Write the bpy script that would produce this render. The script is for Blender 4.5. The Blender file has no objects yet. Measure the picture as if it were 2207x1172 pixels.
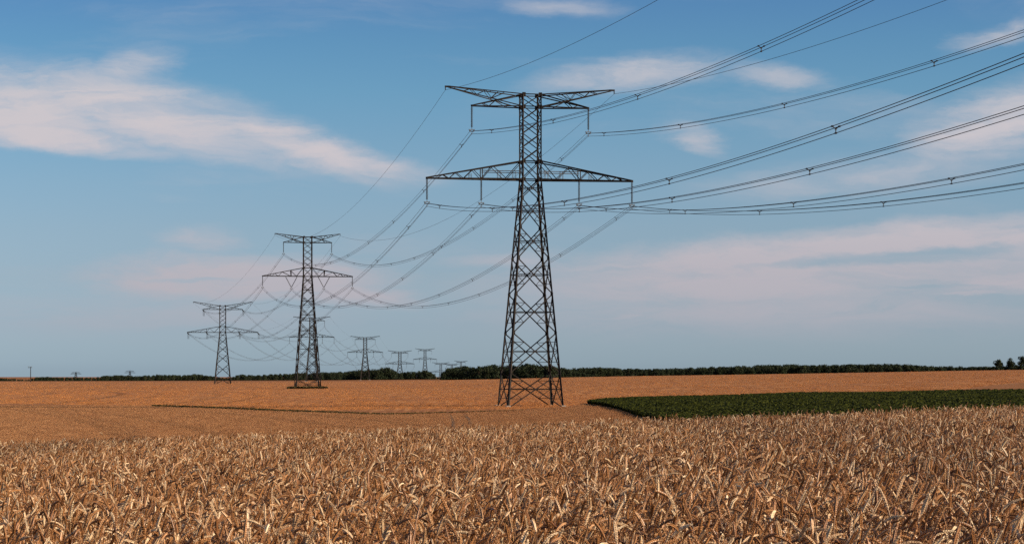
import bpy, math, random
import numpy as np
from mathutils import Vector, Matrix

R = math.radians
random.seed(7)
rng = np.random.default_rng(7)
scene = bpy.context.scene
COL = scene.collection

# ------------------------------------------------------------------ camera
CAMZ = 1.5                       # eye height; every height below is given relative to the eye
cam_d = bpy.data.cameras.new('camera')
cam = bpy.data.objects.new('camera', cam_d); COL.objects.link(cam)
cam.location = (0, 0, CAMZ); cam.rotation_euler = (R(90), 0, 0)
cam_d.sensor_width = 36; cam_d.lens = 36 * 5000 / 2207
cam_d.shift_y = (800 - 586) / 2207
cam_d.clip_start = 0.1; cam_d.clip_end = 90000
scene.camera = cam
FPX, CX, CY = 5000.0, 1103.5, 800.0

# ------------------------------------------------------------------ light
SUN_AZ, SUN_EL = 106, 23         # degrees clockwise from the viewing direction, degrees above horizon
vs = scene.view_settings
vs.view_transform = 'Standard'; vs.look = 'None'; vs.gamma = 1; vs.exposure = 0.5
vs.use_curve_mapping = False
scene.render.engine = 'CYCLES'
scene.cycles.use_denoising = False; scene.cycles.max_bounces = 4; scene.cycles.diffuse_bounces = 2; scene.cycles.glossy_bounces = 2
sun_d = bpy.data.lights.new('sun', 'SUN'); sun_d.energy = 5.0; sun_d.angle = R(0.5)
sun_d.color = (1.0, 0.80, 0.58)
sun = bpy.data.objects.new('sun', sun_d); COL.objects.link(sun)
sdir = Vector((math.cos(R(SUN_EL)) * math.sin(R(SUN_AZ)), math.cos(R(SUN_EL)) * math.cos(R(SUN_AZ)), math.sin(R(SUN_EL))))
sun.rotation_euler = sdir.to_track_quat('Z', 'Y').to_euler()

class NT:
    """small helper for node trees"""
    def __init__(self, nt): self.nt = nt; self.l = nt.links
    def n(self, t, **kw):
        nd = self.nt.nodes.new(t)
        for k, v in kw.items(): setattr(nd, k, v)
        return nd
    def put(self, sock, v):
        if isinstance(v, bpy.types.NodeSocket): self.l.new(v, sock)
        elif v is not None: sock.default_value = v
    def math(self, op, a, b=None, c=None, clamp=False):
        m = self.n('ShaderNodeMath', operation=op, use_clamp=clamp)
        for i, v in enumerate((a, b, c)):
            if v is not None: self.put(m.inputs[i], v)
        return m.outputs[0]
    def vmath(self, op, a, b=None):
        m = self.n('ShaderNodeVectorMath', operation=op)
        self.put(m.inputs[0], a)
        if b is not None: self.put(m.inputs[1], b)
        return m.outputs['Value'] if op in ('LENGTH', 'DOT_PRODUCT') else m.outputs[0]
    def mix(self, fac, a, b, blend='MIX'):
        m = self.n('ShaderNodeMix', data_type='RGBA', blend_type=blend)
        self.put(m.inputs[0], fac); self.put(m.inputs[6], a); self.put(m.inputs[7], b)
        return m.outputs[2]
    def noise(self, vec, scale, detail=3, rough=.55, dist=0.0):
        m = self.n('ShaderNodeTexNoise'); self.put(m.inputs['Vector'], vec)
        m.inputs['Scale'].default_value = scale; m.inputs['Detail'].default_value = detail
        m.inputs['Roughness'].default_value = rough; m.inputs['Distortion'].default_value = dist
        return m
    def mapr(self, v, a, b, c=0.0, d=1.0, smooth=True):
        m = self.n('ShaderNodeMapRange', interpolation_type='SMOOTHSTEP' if smooth else 'LINEAR')
        self.put(m.inputs[0], v)
        for i, q in enumerate((a, b, c, d)): m.inputs[i + 1].default_value = q
        return m.outputs[0]
    def mapping(self, vec, loc=(0, 0, 0), rot=(0, 0, 0), sc=(1, 1, 1), t='POINT'):
        m = self.n('ShaderNodeMapping', vector_type=t); self.put(m.inputs[0], vec)
        m.inputs[1].default_value = loc; m.inputs[2].default_value = rot; m.inputs[3].default_value = sc
        return m.outputs[0]
    def ramp(self, fac, stops, interp='LINEAR'):
        m = self.n('ShaderNodeValToRGB'); self.put(m.inputs[0], fac)
        cr = m.color_ramp; cr.interpolation = interp
        while len(cr.elements) < len(stops): cr.elements.new(0.5)
        for e, (p, c) in zip(cr.elements, stops): e.position = p; e.color = (*c, 1)
        return m.outputs[0]

def lin(r, g, b):
    f = lambda c: (c / 255 / 12.92) if c / 255 <= .04045 else ((c / 255 + .055) / 1.055) ** 2.4
    return (f(r), f(g), f(b))

def make_world():
    w = bpy.data.worlds.new('World'); scene.world = w; w.use_nodes = True
    T = NT(w.node_tree); w.node_tree.nodes.clear()
    out = T.n('ShaderNodeOutputWorld'); bg = T.n('ShaderNodeBackground')
    T.l.new(bg.outputs[0], out.inputs[0]); bg.inputs[1].default_value = 0.09
    sky = T.n('ShaderNodeTexSky', sky_type='NISHITA')
    sky.sun_disc = False; sky.sun_elevation = R(SUN_EL); sky.sun_rotation = R(SUN_AZ)
    sky.air_density = 1.0; sky.dust_density = 0.6; sky.ozone_density = 2.0
    tc = T.n('ShaderNodeTexCoord')
    sep = T.n('ShaderNodeSeparateXYZ'); T.l.new(tc.outputs['Generated'], sep.inputs[0])
    # air close to the horizon is hazier and greyer, clearer and bluer higher up
    el = T.math('MULTIPLY', T.math('ARCSINE', sep.outputs[2]), 180 / math.pi)
    az = T.math('MULTIPLY', T.math('ARCTAN2', sep.outputs[0], sep.outputs[1]), 180 / math.pi)
    corr = T.ramp(T.math('DIVIDE', el, 30.0, clamp=True), SKY_STOPS)
    col = T.mix(1.0, sky.outputs[0], corr, 'MULTIPLY')
    col = T.vmath('SCALE', col); col.node.inputs[3].default_value = SKY_GAIN
    # clouds: banks and wisps in sky directions (degrees azimuth, degrees elevation)
    cmb = T.n('ShaderNodeCombineXYZ'); T.put(cmb.inputs[0], az); T.put(cmb.inputs[1], el)
    base = cmb.outputs[0]
    wn = T.noise(T.mapping(base, sc=(.35, 1.0, 1)), 1.0, 8, .66)
    wv = T.vmath('SUBTRACT', wn.outputs[1], (.5, .5, .5))
    wv = T.vmath('MULTIPLY', wv, (2.4, .7, 0))
    wp = T.vmath('ADD', base, wv)
    dens = None
    D = 57.2958 / 5000
    for (px, py, rx, ry, rot, amp, soft) in CLOUDS:
        loc = ((px - CX) * D, (CY - py) * D, 0)
        q = T.mapping(wp, loc, (0, 0, R(rot)), (rx * D, ry * D, 1), 'TEXTURE')
        v = T.mapr(T.vmath('LENGTH', q), 1.0, soft, 0.0, amp)
        dens = v if dens is None else T.math('MAXIMUM', dens, v)
    for (px, py, rx, ry, rot, amp, soft) in SLITS:     # clear gaps between the banks
        q = T.mapping(wp, ((px - CX) * D, (CY - py) * D, 0), (0, 0, R(rot)), (rx * D, ry * D, 1), 'TEXTURE')
        dens = T.math('MULTIPLY', dens, T.math('SUBTRACT', 1.0, T.mapr(T.vmath('LENGTH', q), 1.0, soft, 0.0, amp)))
    # soft streaky texture inside the clouds, and thin veils all round the sky
    st = T.noise(T.mapping(wp, rot=(0, 0, R(6)), sc=(.3, 1.5, 1)), 1.0, 8, .66, .5)
    stx = T.mapr(st.outputs[0], .28, .52, .74, 1.0)
    edge = T.math('MULTIPLY', T.math('MULTIPLY', dens, T.math('SUBTRACT', 1.15, dens)), 3.2)
    dens = T.math('ADD', dens, T.math('MULTIPLY', edge, T.math('MULTIPLY', T.math('SUBTRACT', st.outputs[0], .47), 1.2)), clamp=True)
    dens = T.math('MULTIPLY', dens, stx)
    vn = T.noise(T.mapping(wp, loc=(3.1, 7.7, 0), sc=(.09, .5, 1)), 1.0, 6, .6, .3)
    veil = T.mapr(vn.outputs[0], .5, .8, 0.0, .3)
    far = T.n('ShaderNodeMath', operation='ABSOLUTE'); T.put(far.inputs[0], az)
    dens = T.math('MAXIMUM', dens, veil)
    gone = T.mapr(vn.outputs[0], .5, .72, 0.0, .55)
    outside = T.math('MAXIMUM', T.mapr(far.outputs[0], 13, 20), T.mapr(el, 9.5, 14))
    dens = T.math('MAXIMUM', dens, T.math('MULTIPLY', gone, outside))
    dens = T.math('MULTIPLY', dens, T.mapr(el, 0.2, 1.6))
    ccol = T.ramp(T.math('DIVIDE', el, 10.0, clamp=True), CLOUD_STOPS)
    ccol = T.vmath('SCALE', ccol); ccol.node.inputs[3].default_value = 1 / 0.09 / 2 ** .5
    col = T.mix(dens, col, ccol)
    T.l.new(col, bg.inputs[0])

SKY_GAIN = 2.0 / 2 ** .5
SKY_STOPS = [(0.0076, (0.4303, 0.5964, 0.9858)), (0.0382, (0.3775, 0.5, 0.8262)), (0.0764, (0.3748, 0.4627, 0.6958)), (0.1146, (0.3745, 0.4579, 0.6406)), (0.1528, (0.3587, 0.4592, 0.6136)), (0.191, (0.3226, 0.4519, 0.592)), (0.2292, (0.284, 0.4459, 0.5783)), (0.2674, (0.2512, 0.4178, 0.56)), (0.3056, (0.2238, 0.3759, 0.5469)), (0.8, (0.1373, 0.2558, 0.3861))]
CLOUD_STOPS = [(0.0, lin(168, 170, 180)), (.25, lin(184, 180, 188)), (.5, lin(204, 197, 202)), (1, lin(200, 199, 204))]
CLOUDS = [  # px, py, half width, half height (photo pixels), tilt in degrees, strength, softness
    (300, 250, 560, 105, -12, .98, .1), (640, 315, 340, 62, -16, .95, .1), (40, 240, 340, 110, -4, .95, .2),
    (285, 165, 150, 75, 14, .6, .05), (830, 368, 190, 40, -8, .75, .05), (120, 310, 380, 45, -6, .9, .2),
    (1200, 25, 200, 32, -4, .36, .0), (1350, 165, 290, 55, 7, .68, .05), (1670, 172, 200, 38, -6, .58, .0),
    (1490, 300, 110, 40, -18, .5, .0), (2150, 85, 150, 42, 16, .6, .0), (2140, 280, 300, 100, 14, .85, .1),
    (1850, 385, 460, 60, 4, .45, .0),
    (1820, 545, 900, 72, 4.0, 1.0, .3), (1700, 600, 900, 85, 2, .95, .2), (2140, 605, 300, 40, 3, 1.0, .1),
    (1650, 680, 900, 110, 0, .75, .0), (350, 690, 620, 80, 0, .45, .0),
    (520, 602, 440, 72, 0, 1.0, .3), (740, 630, 230, 50, -6, .95, .1), (430, 520, 130, 42, 0, .5, .0),
    (1330, 682, 150, 13, 3, .8, .05), (2080, 632, 150, 9, 2, .8, .1), (1120, 560, 220, 40, 0, .5, 0),
]
SLITS = [(1950, 556, 330, 26, 3, .75, .3), (1700, 572, 160, 12, 2, .5, .2), (2050, 545, 220, 12, 3, .5, .2), (420, 600, 200, 7, 1, .45, .1), (700, 585, 130, 7, -3, .4, .1), (1320, 580, 120, 6, 2, .4, .1), (2010, 622, 150, 6, 2, .5, .1)]
make_world()

# ------------------------------------------------------------------ helpers
def tag(o, label=None, cat=None, group=None, kind=None):
    if label: o['label'] = label
    if cat: o['category'] = cat
    if group: o['group'] = group
    if kind: o['kind'] = kind
    return o

def mesh(name, V, F, mats=(), mi=None, smooth=False):
    me = bpy.data.meshes.new(name); me.from_pydata(V, [], F)
    for m in mats: me.materials.append(m)
    if mi is not None: me.polygons.foreach_set('material_index', mi)
    if smooth: me.polygons.foreach_set('use_smooth', [True] * len(me.polygons))
    me.update(); return me

def obj(name, me, parent=None, loc=None):
    o = bpy.data.objects.new(name, me); COL.objects.link(o)
    if parent: o.parent = parent
    if loc is not None: o.location = loc
    return o

def empty(name, loc, rz=0):
    o = bpy.data.objects.new(name, None); COL.objects.link(o)
    o.location = loc; o.rotation_euler = (0, 0, rz); o.empty_display_size = .2
    return o

def mat(name, rough=.7, spec=.3):
    m = bpy.data.materials.new(name); m.use_nodes = True
    T = NT(m.node_tree); b = m.node_tree.nodes['Principled BSDF']
    b.inputs['Roughness'].default_value = rough
    b.inputs['Specular IOR Level'].default_value = spec
    return m, T, b

# ------------------------------------------------------------------ terrain
UN = np.array([-3.0, -.5, -.22, -.10, -.03, .027, .12, .22, .5, 3.0])
DN = np.array([0, 34, 44, 62, 150, 365, 785, 1400, 2054, 3000, 5000, 40000.0])
def near_ground(x, y): return -1.44 + .037 * np.clip(x, -40, 40) - .0101 * y
_far = {
    62:   None,
    150:  [-6.0, -6.0, -6.0, -5.9, -5.9, -5.7, -5.1, -4.6, -3.5, -3.0],
    365:  [-6.0, -6.0, -6.0, -5.9, -5.75, -5.5, -4.4, -3.5, -1.5, 0.0],
    785:  [-6.4, -6.4, -6.5, -6.6, -6.0, -4.4, -3.0, -1.3, 1.0, 2.0],
    1400: [-6.9, -6.9, -6.8, -7.0, -6.0, -3.8, -1.9, .8, 2.4, 3.4],
    2054: [-8.5, -8.5, -8.5, -8.0, -7.2, -5.5, -4.0, -3.0, -3.0, -3.0],
    3000: [-13, -13, -13, -12, -10, -8.0, -6.0, -5.0, -5.0, -5.0],
    5000: [-22] * 10, 40000: [-95] * 10}
ZT = np.zeros((len(DN), len(UN)))
for i, d in enumerate(DN):
    for j, u in enumerate(UN):
        if d <= 34: ZT[i, j] = near_ground(u * d, d)
        elif d == 44: ZT[i, j] = near_ground(u * 34, 34) - .35
        elif d == 62: ZT[i, j] = near_ground(u * 34, 34) - 1.15
        else: ZT[i, j] = _far[int(d)][j]
def _interp(u, d):
    u = np.clip(u, UN[0], UN[-1]); d = np.clip(d, 0, 39999)
    i = np.clip(np.searchsorted(DN, d, 'right') - 1, 0, len(DN) - 2)
    j = np.clip(np.searchsorted(UN, u, 'right') - 1, 0, len(UN) - 2)
    a = (d - DN[i]) / (DN[i + 1] - DN[i]); b = (u - UN[j]) / (UN[j + 1] - UN[j])
    return (ZT[i, j] * (1 - a) + ZT[i + 1, j] * a) * (1 - b) + (ZT[i, j + 1] * (1 - a) + ZT[i + 1, j + 1] * a) * b
def ground(x, y):
    """ground height relative to the eye, smoothed"""
    x = np.asarray(x, float); y = np.asarray(y, float)
    d = np.maximum(y, 0); dd = np.maximum(d, 1.0)
    u = np.where(d > 34, x / dd, 0); z = np.zeros(np.broadcast(x, y).shape)
    acc = np.zeros_like(z)
    for du in (-.025, 0, .025):
        for k in (.9, 1, 1.1):
            acc = acc + _interp(u + du, dd * k)
    acc /= 9
    nearz = near_ground(x, y)
    t = np.clip((y - 33) / 9, 0, 1); t = t * t * (3 - 2 * t)
    return nearz * (1 - t) + acc * t
def gz(x, y): return float(ground(x, y)) + CAMZ
def at(px, d): return (px - CX) / FPX * d

# ground sheet: polar rings around the eye, out to the horizon
def polar_angles():
    a = list(np.arange(-16, 16.01, .25)) + list(np.arange(18, 344, 4.0))
    return np.radians(np.array(a))
def build_ground():
    ang = polar_angles(); n = len(ang)
    rad = np.concatenate([np.linspace(1, 60, 60), np.geomspace(62, 36000, 130)])
    V = [(0, 0, gz(0, 0))]
    for r in rad:
        x = r * np.sin(ang); y = r * np.cos(ang)
        z = ground(x, np.where(y > 0, y, 0)) + CAMZ
        V += list(zip(x.tolist(), y.tolist(), z.tolist()))
    F = [(0, 1 + (k + 1) % n, 1 + k) for k in range(n)]
    for i in range(len(rad) - 1):
        a0 = 1 + i * n; b0 = a0 + n
        for k in range(n):
            k2 = (k + 1) % n
            F.append((a0 + k, a0 + k2, b0 + k2, b0 + k))
    return V, F

def m_ground():
    m, T, b = mat('dry_stubble_and_soil', .9, .1)
    g = T.n('ShaderNodeNewGeometry').outputs['Position']
    n1 = T.noise(T.mapping(g, sc=(.9, .09, 1)), 5.0, 3, .7)
    n2 = T.noise(T.mapping(g, sc=(1, .35, 1)), .03, 3)
    n3 = T.noise(g, 14, 3)
    c = T.mix(T.mapr(n1.outputs[0], .40, .60), (.17, .08, .030, 1), (.40, .18, .072, 1))
    c = T.mix(T.math('MULTIPLY', T.mapr(n2.outputs[0], .4, .7), .35), c, (.32, .13, .045, 1))
    c = T.mix(T.math('MULTIPLY', n3.outputs[0], .4), c, (.20, .075, .026, 1))
    T.l.new(c, b.inputs['Base Color'])
    bp = T.n('ShaderNodeBump'); bp.inputs['Strength'].default_value = .5; bp.inputs['Distance'].default_value = .06
    T.l.new(n1.outputs[0], bp.inputs['Height']); T.l.new(bp.outputs[0], b.inputs['Normal'])
    return m
M_GROUND = m_ground()
V, F = build_ground()
tag(obj('ground', mesh('ground', V, F, [M_GROUND], smooth=True)), 'tan stubble ground falling away behind the foreground wheat', 'ground', kind='structure')

# far ripe wheat field: a canopy sheet standing above the ground with a real front edge
FW_U = np.array([-.6, -.22, -.15, -.10, -.055, 0.0, .02, .035, .05, .12, .19, .225, .3, .6])
FW_D = np.array([500, 430, 400, 350, 318, 338, 352, 385, 412, 420, 425, 560, 620, 640.])
def build_far_field():
    us = np.linspace(-.6, .6, 241); ts = np.linspace(0, 1, 70)
    V = []; F = []; n = len(us)
    d0 = np.interp(us, FW_U, FW_D) * (1 + .006 * np.sin(us * 160))
    d1 = 1400 + 25 * np.sin(us * 23)
    rows = [(d0 * (d1 / d0) ** t, None) for t in ts]
    for i, (d, h) in enumerate(rows):
        x = us * d; z = ground(x, d) + CAMZ
        if h is None:
            hh = (-.05 if i == 0 else 0) + min(1, i / 14) * (.62 + .05 * np.sin(x * .31 + d * .07) * np.sin(d * .043 + x * .02))
            if i == len(rows) - 1: hh = hh * 0
        else: hh = h - .05
        V += list(zip(x.tolist(), d.tolist(), (z + hh).tolist()))
    for i in range(len(rows) - 1):
        for k in range(n - 1):
            F.append((i * n + k, i * n + k + 1, (i + 1) * n + k + 1, (i + 1) * n + k))
    return V, F
def m_far_wheat():
    m, T, b = mat('far_ripe_wheat', .85, .15)
    g = T.n('ShaderNodeNewGeometry').outputs['Position']
    n1 = T.noise(T.mapping(g, sc=(1.0, .045, 0)), 3.1, 4, .75)
    n1b = T.noise(T.mapping(g, loc=(40, 9, 0), sc=(1.3, .04, 0)), 1.0, 3, .7)
    n1c = T.noise(T.mapping(g, loc=(7, 90, 0), sc=(.62, .018, 0)), 1.0, 3, .65)
    rot = T.mapping(g, rot=(0, 0, R(-1.5)), sc=(.003, .075, 0))
    n2 = T.noise(rot, 1.0, 4, .6)                       # drill bands running across the slope
    n3 = T.noise(T.mapping(g, sc=(.012, .004, 0)), 1.0, 3)
    f = T.math('ADD', T.math('ADD', T.math('MULTIPLY', n1.outputs[0], .15), T.math('MULTIPLY', n1b.outputs[0], .55)), T.math('MULTIPLY', n1c.outputs[0], .30))
    c = T.ramp(f, [(.36, (.17, .066, .021)), (.46, (.31, .13, .041)), (.54, (.43, .19, .063)), (.64, (.64, .33, .125))])
    c = T.mix(T.math('MULTIPLY', T.mapr(n2.outputs[0], .46, .58), .5), c, (.22, .08, .026, 1))
    c = T.mix(T.math('MULTIPLY', T.mapr(n3.outputs[0], .45, .7), .3), c, (.30, .115, .04, 1))
    T.l.new(c, b.inputs['Base Color'])
    bp = T.n('ShaderNodeBump'); bp.inputs['Strength'].default_value = .15; bp.inputs['Distance'].default_value = .1
    T.l.new(n1.outputs[0], bp.inputs['Height']); T.l.new(bp.outputs[0], b.inputs['Normal'])
    return m
V, F = build_far_field()
tag(obj('ripe_wheat_field', mesh('ripe_wheat_field', V, F, [m_far_wheat()], smooth=True)),
    'distant orange field of ripe wheat around the tower feet', 'field', kind='structure')

# wheel ruts on the slope behind the foreground wheat, and the dark field track on the left
def ribbon(name, pts, w, m, label, lift=.02):
    V = []; F = []
    for i, (x, y) in enumerate(pts):
        a = pts[max(i - 1, 0)]; c = pts[min(i + 1, len(pts) - 1)]
        t = Vector((c[0] - a[0], c[1] - a[1])).normalized(); nx, ny = -t.y * w / 2, t.x * w / 2
        for s in (-1, 1):
            X, Y = x + s * nx, y + s * ny
            V.append((X, Y, gz(X, Y) + lift))
        if i: F.append((2 * i - 2, 2 * i - 1, 2 * i + 1, 2 * i))
    return tag(obj(name, mesh(name, V, F, [m])), label, 'track', kind='structure')
def m_plain(name, c, c2, rough=.85, scale=4.0, spec=.2):
    m, T, b = mat(name, rough, spec)
    tc = T.n('ShaderNodeTexCoord').outputs['Object']
    n = T.noise(tc, scale, 4, .6)
    T.l.new(T.mix(T.mapr(n.outputs[0], .35, .68), (*c, 1), (*c2, 1)), b.inputs['Base Color'])
    return m
M_RUT = m_plain('dark_soil', (.085, .05, .03), (.13, .08, .045), .95, 2.0)
M_VERGE = m_plain('dry_verge_grass', (.16, .10, .035), (.26, .15, .055), .9, 1.0)
def RUT(d): return (997 - 16 * ((d - 232) / 88) ** 2 - CX) / FPX * d
for sgn, nm in ((-1, 'left wheel rut curving over the stubble slope below the big tower'), (1, 'right wheel rut curving over the stubble slope below the big tower')):
    pts = [(RUT(d) + sgn * .97, d) for d in np.linspace(190, 305, 28)]
    ribbon('wheel_rut', pts, .38, M_RUT, nm)
tr = [(u * d, d) for u, d in zip(np.linspace(-.152, -.045, 50), np.interp(np.linspace(-.152, -.045, 50), FW_U, FW_D) - 6)]
ribbon('field_track', tr, 3.0, M_VERGE, 'dark grassy track along the near edge of the far wheat field')

# ------------------------------------------------------------------ transmission towers
def m_steel():
    m, T, b = mat('weathered_dark_steel', .7, .2)
    g = T.n('ShaderNodeNewGeometry').outputs['Position']
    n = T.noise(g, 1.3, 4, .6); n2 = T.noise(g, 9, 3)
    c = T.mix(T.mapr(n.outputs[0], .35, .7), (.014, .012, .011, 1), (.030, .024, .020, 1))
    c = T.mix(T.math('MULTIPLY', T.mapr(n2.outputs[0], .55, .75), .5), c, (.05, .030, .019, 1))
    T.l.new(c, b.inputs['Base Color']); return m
M_STEEL = m_steel()
M_GALV = m_plain('galvanised_fittings', (.10, .10, .10), (.20, .195, .185), .55, 6.0)
M_GLASS = m_plain('insulator_glass', (.02, .024, .026), (.05, .055, .055), .45, 9.0, .3)
M_CABLE = m_plain('weathered_cable', (.028, .03, .033), (.05, .052, .055), .6, .5)
M_CONC = m_plain('footing_concrete', (.28, .26, .23), (.4, .37, .33), .9, 3.0)

def angle_bar(V, F, p0, p1, w, ref=Vector((0, 0, 1)), t=None):
    """an L section steel angle from p0 to p1, appended to V, F"""
    p0 = Vector(p0); p1 = Vector(p1); d = (p1 - p0)
    if d.length < 1e-4: return
    d.normalize(); t = t or w * .16
    if abs(d.dot(ref)) > .95: ref = Vector((1, 0, 0))
    a = d.cross(ref).normalized(); b = d.cross(a).normalized()
    h = w / 2
    prof = [(-h, -h), (h, -h), (h, -h + t), (-h + t, -h + t), (-h + t, h), (-h, h)]
    o = len(V)
    for p in (p0, p1):
        for (x, y) in prof: V.append(tuple(p + a * x + b * y))
    for i in range(6):
        j = (i + 1) % 6; F.append((o + i, o + j, o + 6 + j, o + 6 + i))
    F.append((o + 3, o + 2, o + 1, o)); F.append((o + 5, o + 4, o + 3, o)); F.append((o + 6, o + 7, o + 8, o + 9)); F.append((o + 6, o + 9, o + 10, o + 11))

def box(V, F, c, s, ax=None):
    o = len(V); c = Vector(c)
    X, Y, Z = ax if ax else (Vector((1, 0, 0)), Vector((0, 1, 0)), Vector((0, 0, 1)))
    for k in range(8):
        V.append(tuple(c + X * s[0] / 2 * (1 if k & 1 else -1) + Y * s[1] / 2 * (1 if k & 2 else -1) + Z * s[2] / 2 * (1 if k & 4 else -1)))
    for f in ((0, 2, 3, 1), (4, 5, 7, 6), (0, 1, 5, 4), (2, 6, 7, 3), (0, 4, 6, 2), (1, 3, 7, 5)): F.append(tuple(o + i for i in f))

def tube(V, F, pts, r, n=5, cap=False):
    pts = [Vector(p) for p in pts]; o = len(V)
    for i, p in enumerate(pts):
        d = (pts[min(i + 1, len(pts) - 1)] - pts[max(i - 1, 0)]).normalized()
        ref = Vector((0, 0, 1)) if abs(d.z) < .9 else Vector((1, 0, 0))
        a = d.cross(ref).normalized(); b = d.cross(a)
        rr = r[i] if hasattr(r, '__len__') else r
        for k in range(n):
            q = 2 * math.pi * k / n
            V.append(tuple(p + a * math.cos(q) * rr + b * math.sin(q) * rr))
    for i in range(len(pts) - 1):
        for k in range(n):
            k2 = (k + 1) % n
            F.append((o + i * n + k, o + i * n + k2, o + (i + 1) * n + k2, o + (i + 1) * n + k))

def insulator_mesh(L):
    """cap and pin glass disc string hanging down from the origin, length L"""
    V = []; F = []; n = 8; nd = int(L / .17)
    prof = [(0, .03)]
    for i in range(nd):
        z = -.12 - (L - .2) * i / nd
        prof += [(z, .07), (z - .03, .19), (z - .06, .185), (z - .075, .075)]
    prof += [(-L, .03)]
    for z, r in prof:
        for k in range(n):
            q = 2 * math.pi * k / n; V.append((r * math.cos(q), r * math.sin(q), z))
    for i in range(len(prof) - 1):
        for k in range(n):
            k2 = (k + 1) % n; F.append((i * n + k, i * n + k2, (i + 1) * n + k2, (i + 1) * n + k))
    return mesh('insulator_string', V, F, [M_GLASS], smooth=False)
INS_L = 3.35
ME_INS = insulator_mesh(INS_L)
BUNDLE = [(-.26, .17), (.26, .17), (0, -.30)]          # cross-section of a triple conductor
def clamp_mesh():
    V = []; F = []
    c = -0.62
    box(V, F, (0, 0, -.12), (.07, .05, .26)); box(V, F, (0, 0, -.26), (.80, .06, .10))
    for sx in (-.37, .37): box(V, F, (sx, 0, -.40), (.06, .06, .28))
    box(V, F, (0, 0, -.56), (.62, .05, .08)); box(V, F, (0, 0, -.78), (.05, .05, .4))
    for (x, z) in BUNDLE: box(V, F, (x, 0, c + z), (.10, .42, .13))
    for sx in (-1, 1):
        pts = [(sx * (.40 + .06 * math.sin(a)), .26 * math.cos(a), -.30 + .12 * math.sin(a)) for a in np.linspace(0, 2 * math.pi, 10)]
        tube(V, F, pts, .025, 4)
    return mesh('suspension_clamp', V, F, [M_GALV])
ME_CLAMP = clamp_mesh()
CLAMP_DZ = -.62

class Members:
    """collects steel members of one tower and links them either one by one or joined by part"""
    def __init__(self, root, fine): self.root = root; self.fine = fine; self.j = {}
    def add(self, name, p0, p1, w, parent=None, ref=Vector((0, 0, 1))):
        if self.fine:
            V = []; F = []; angle_bar(V, F, p0, p1, w, ref)
            if V: obj(name, mesh(name, V, F, [M_STEEL]), parent or self.root)
        else:
            V, F = self.j.setdefault((name, parent), ([], []))
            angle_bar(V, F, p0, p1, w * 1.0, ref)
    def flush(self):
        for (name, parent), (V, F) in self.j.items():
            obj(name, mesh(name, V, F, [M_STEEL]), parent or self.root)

def lerp(a, b, t): return tuple(a[i] + (b[i] - a[i]) * t for i in range(3))

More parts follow.
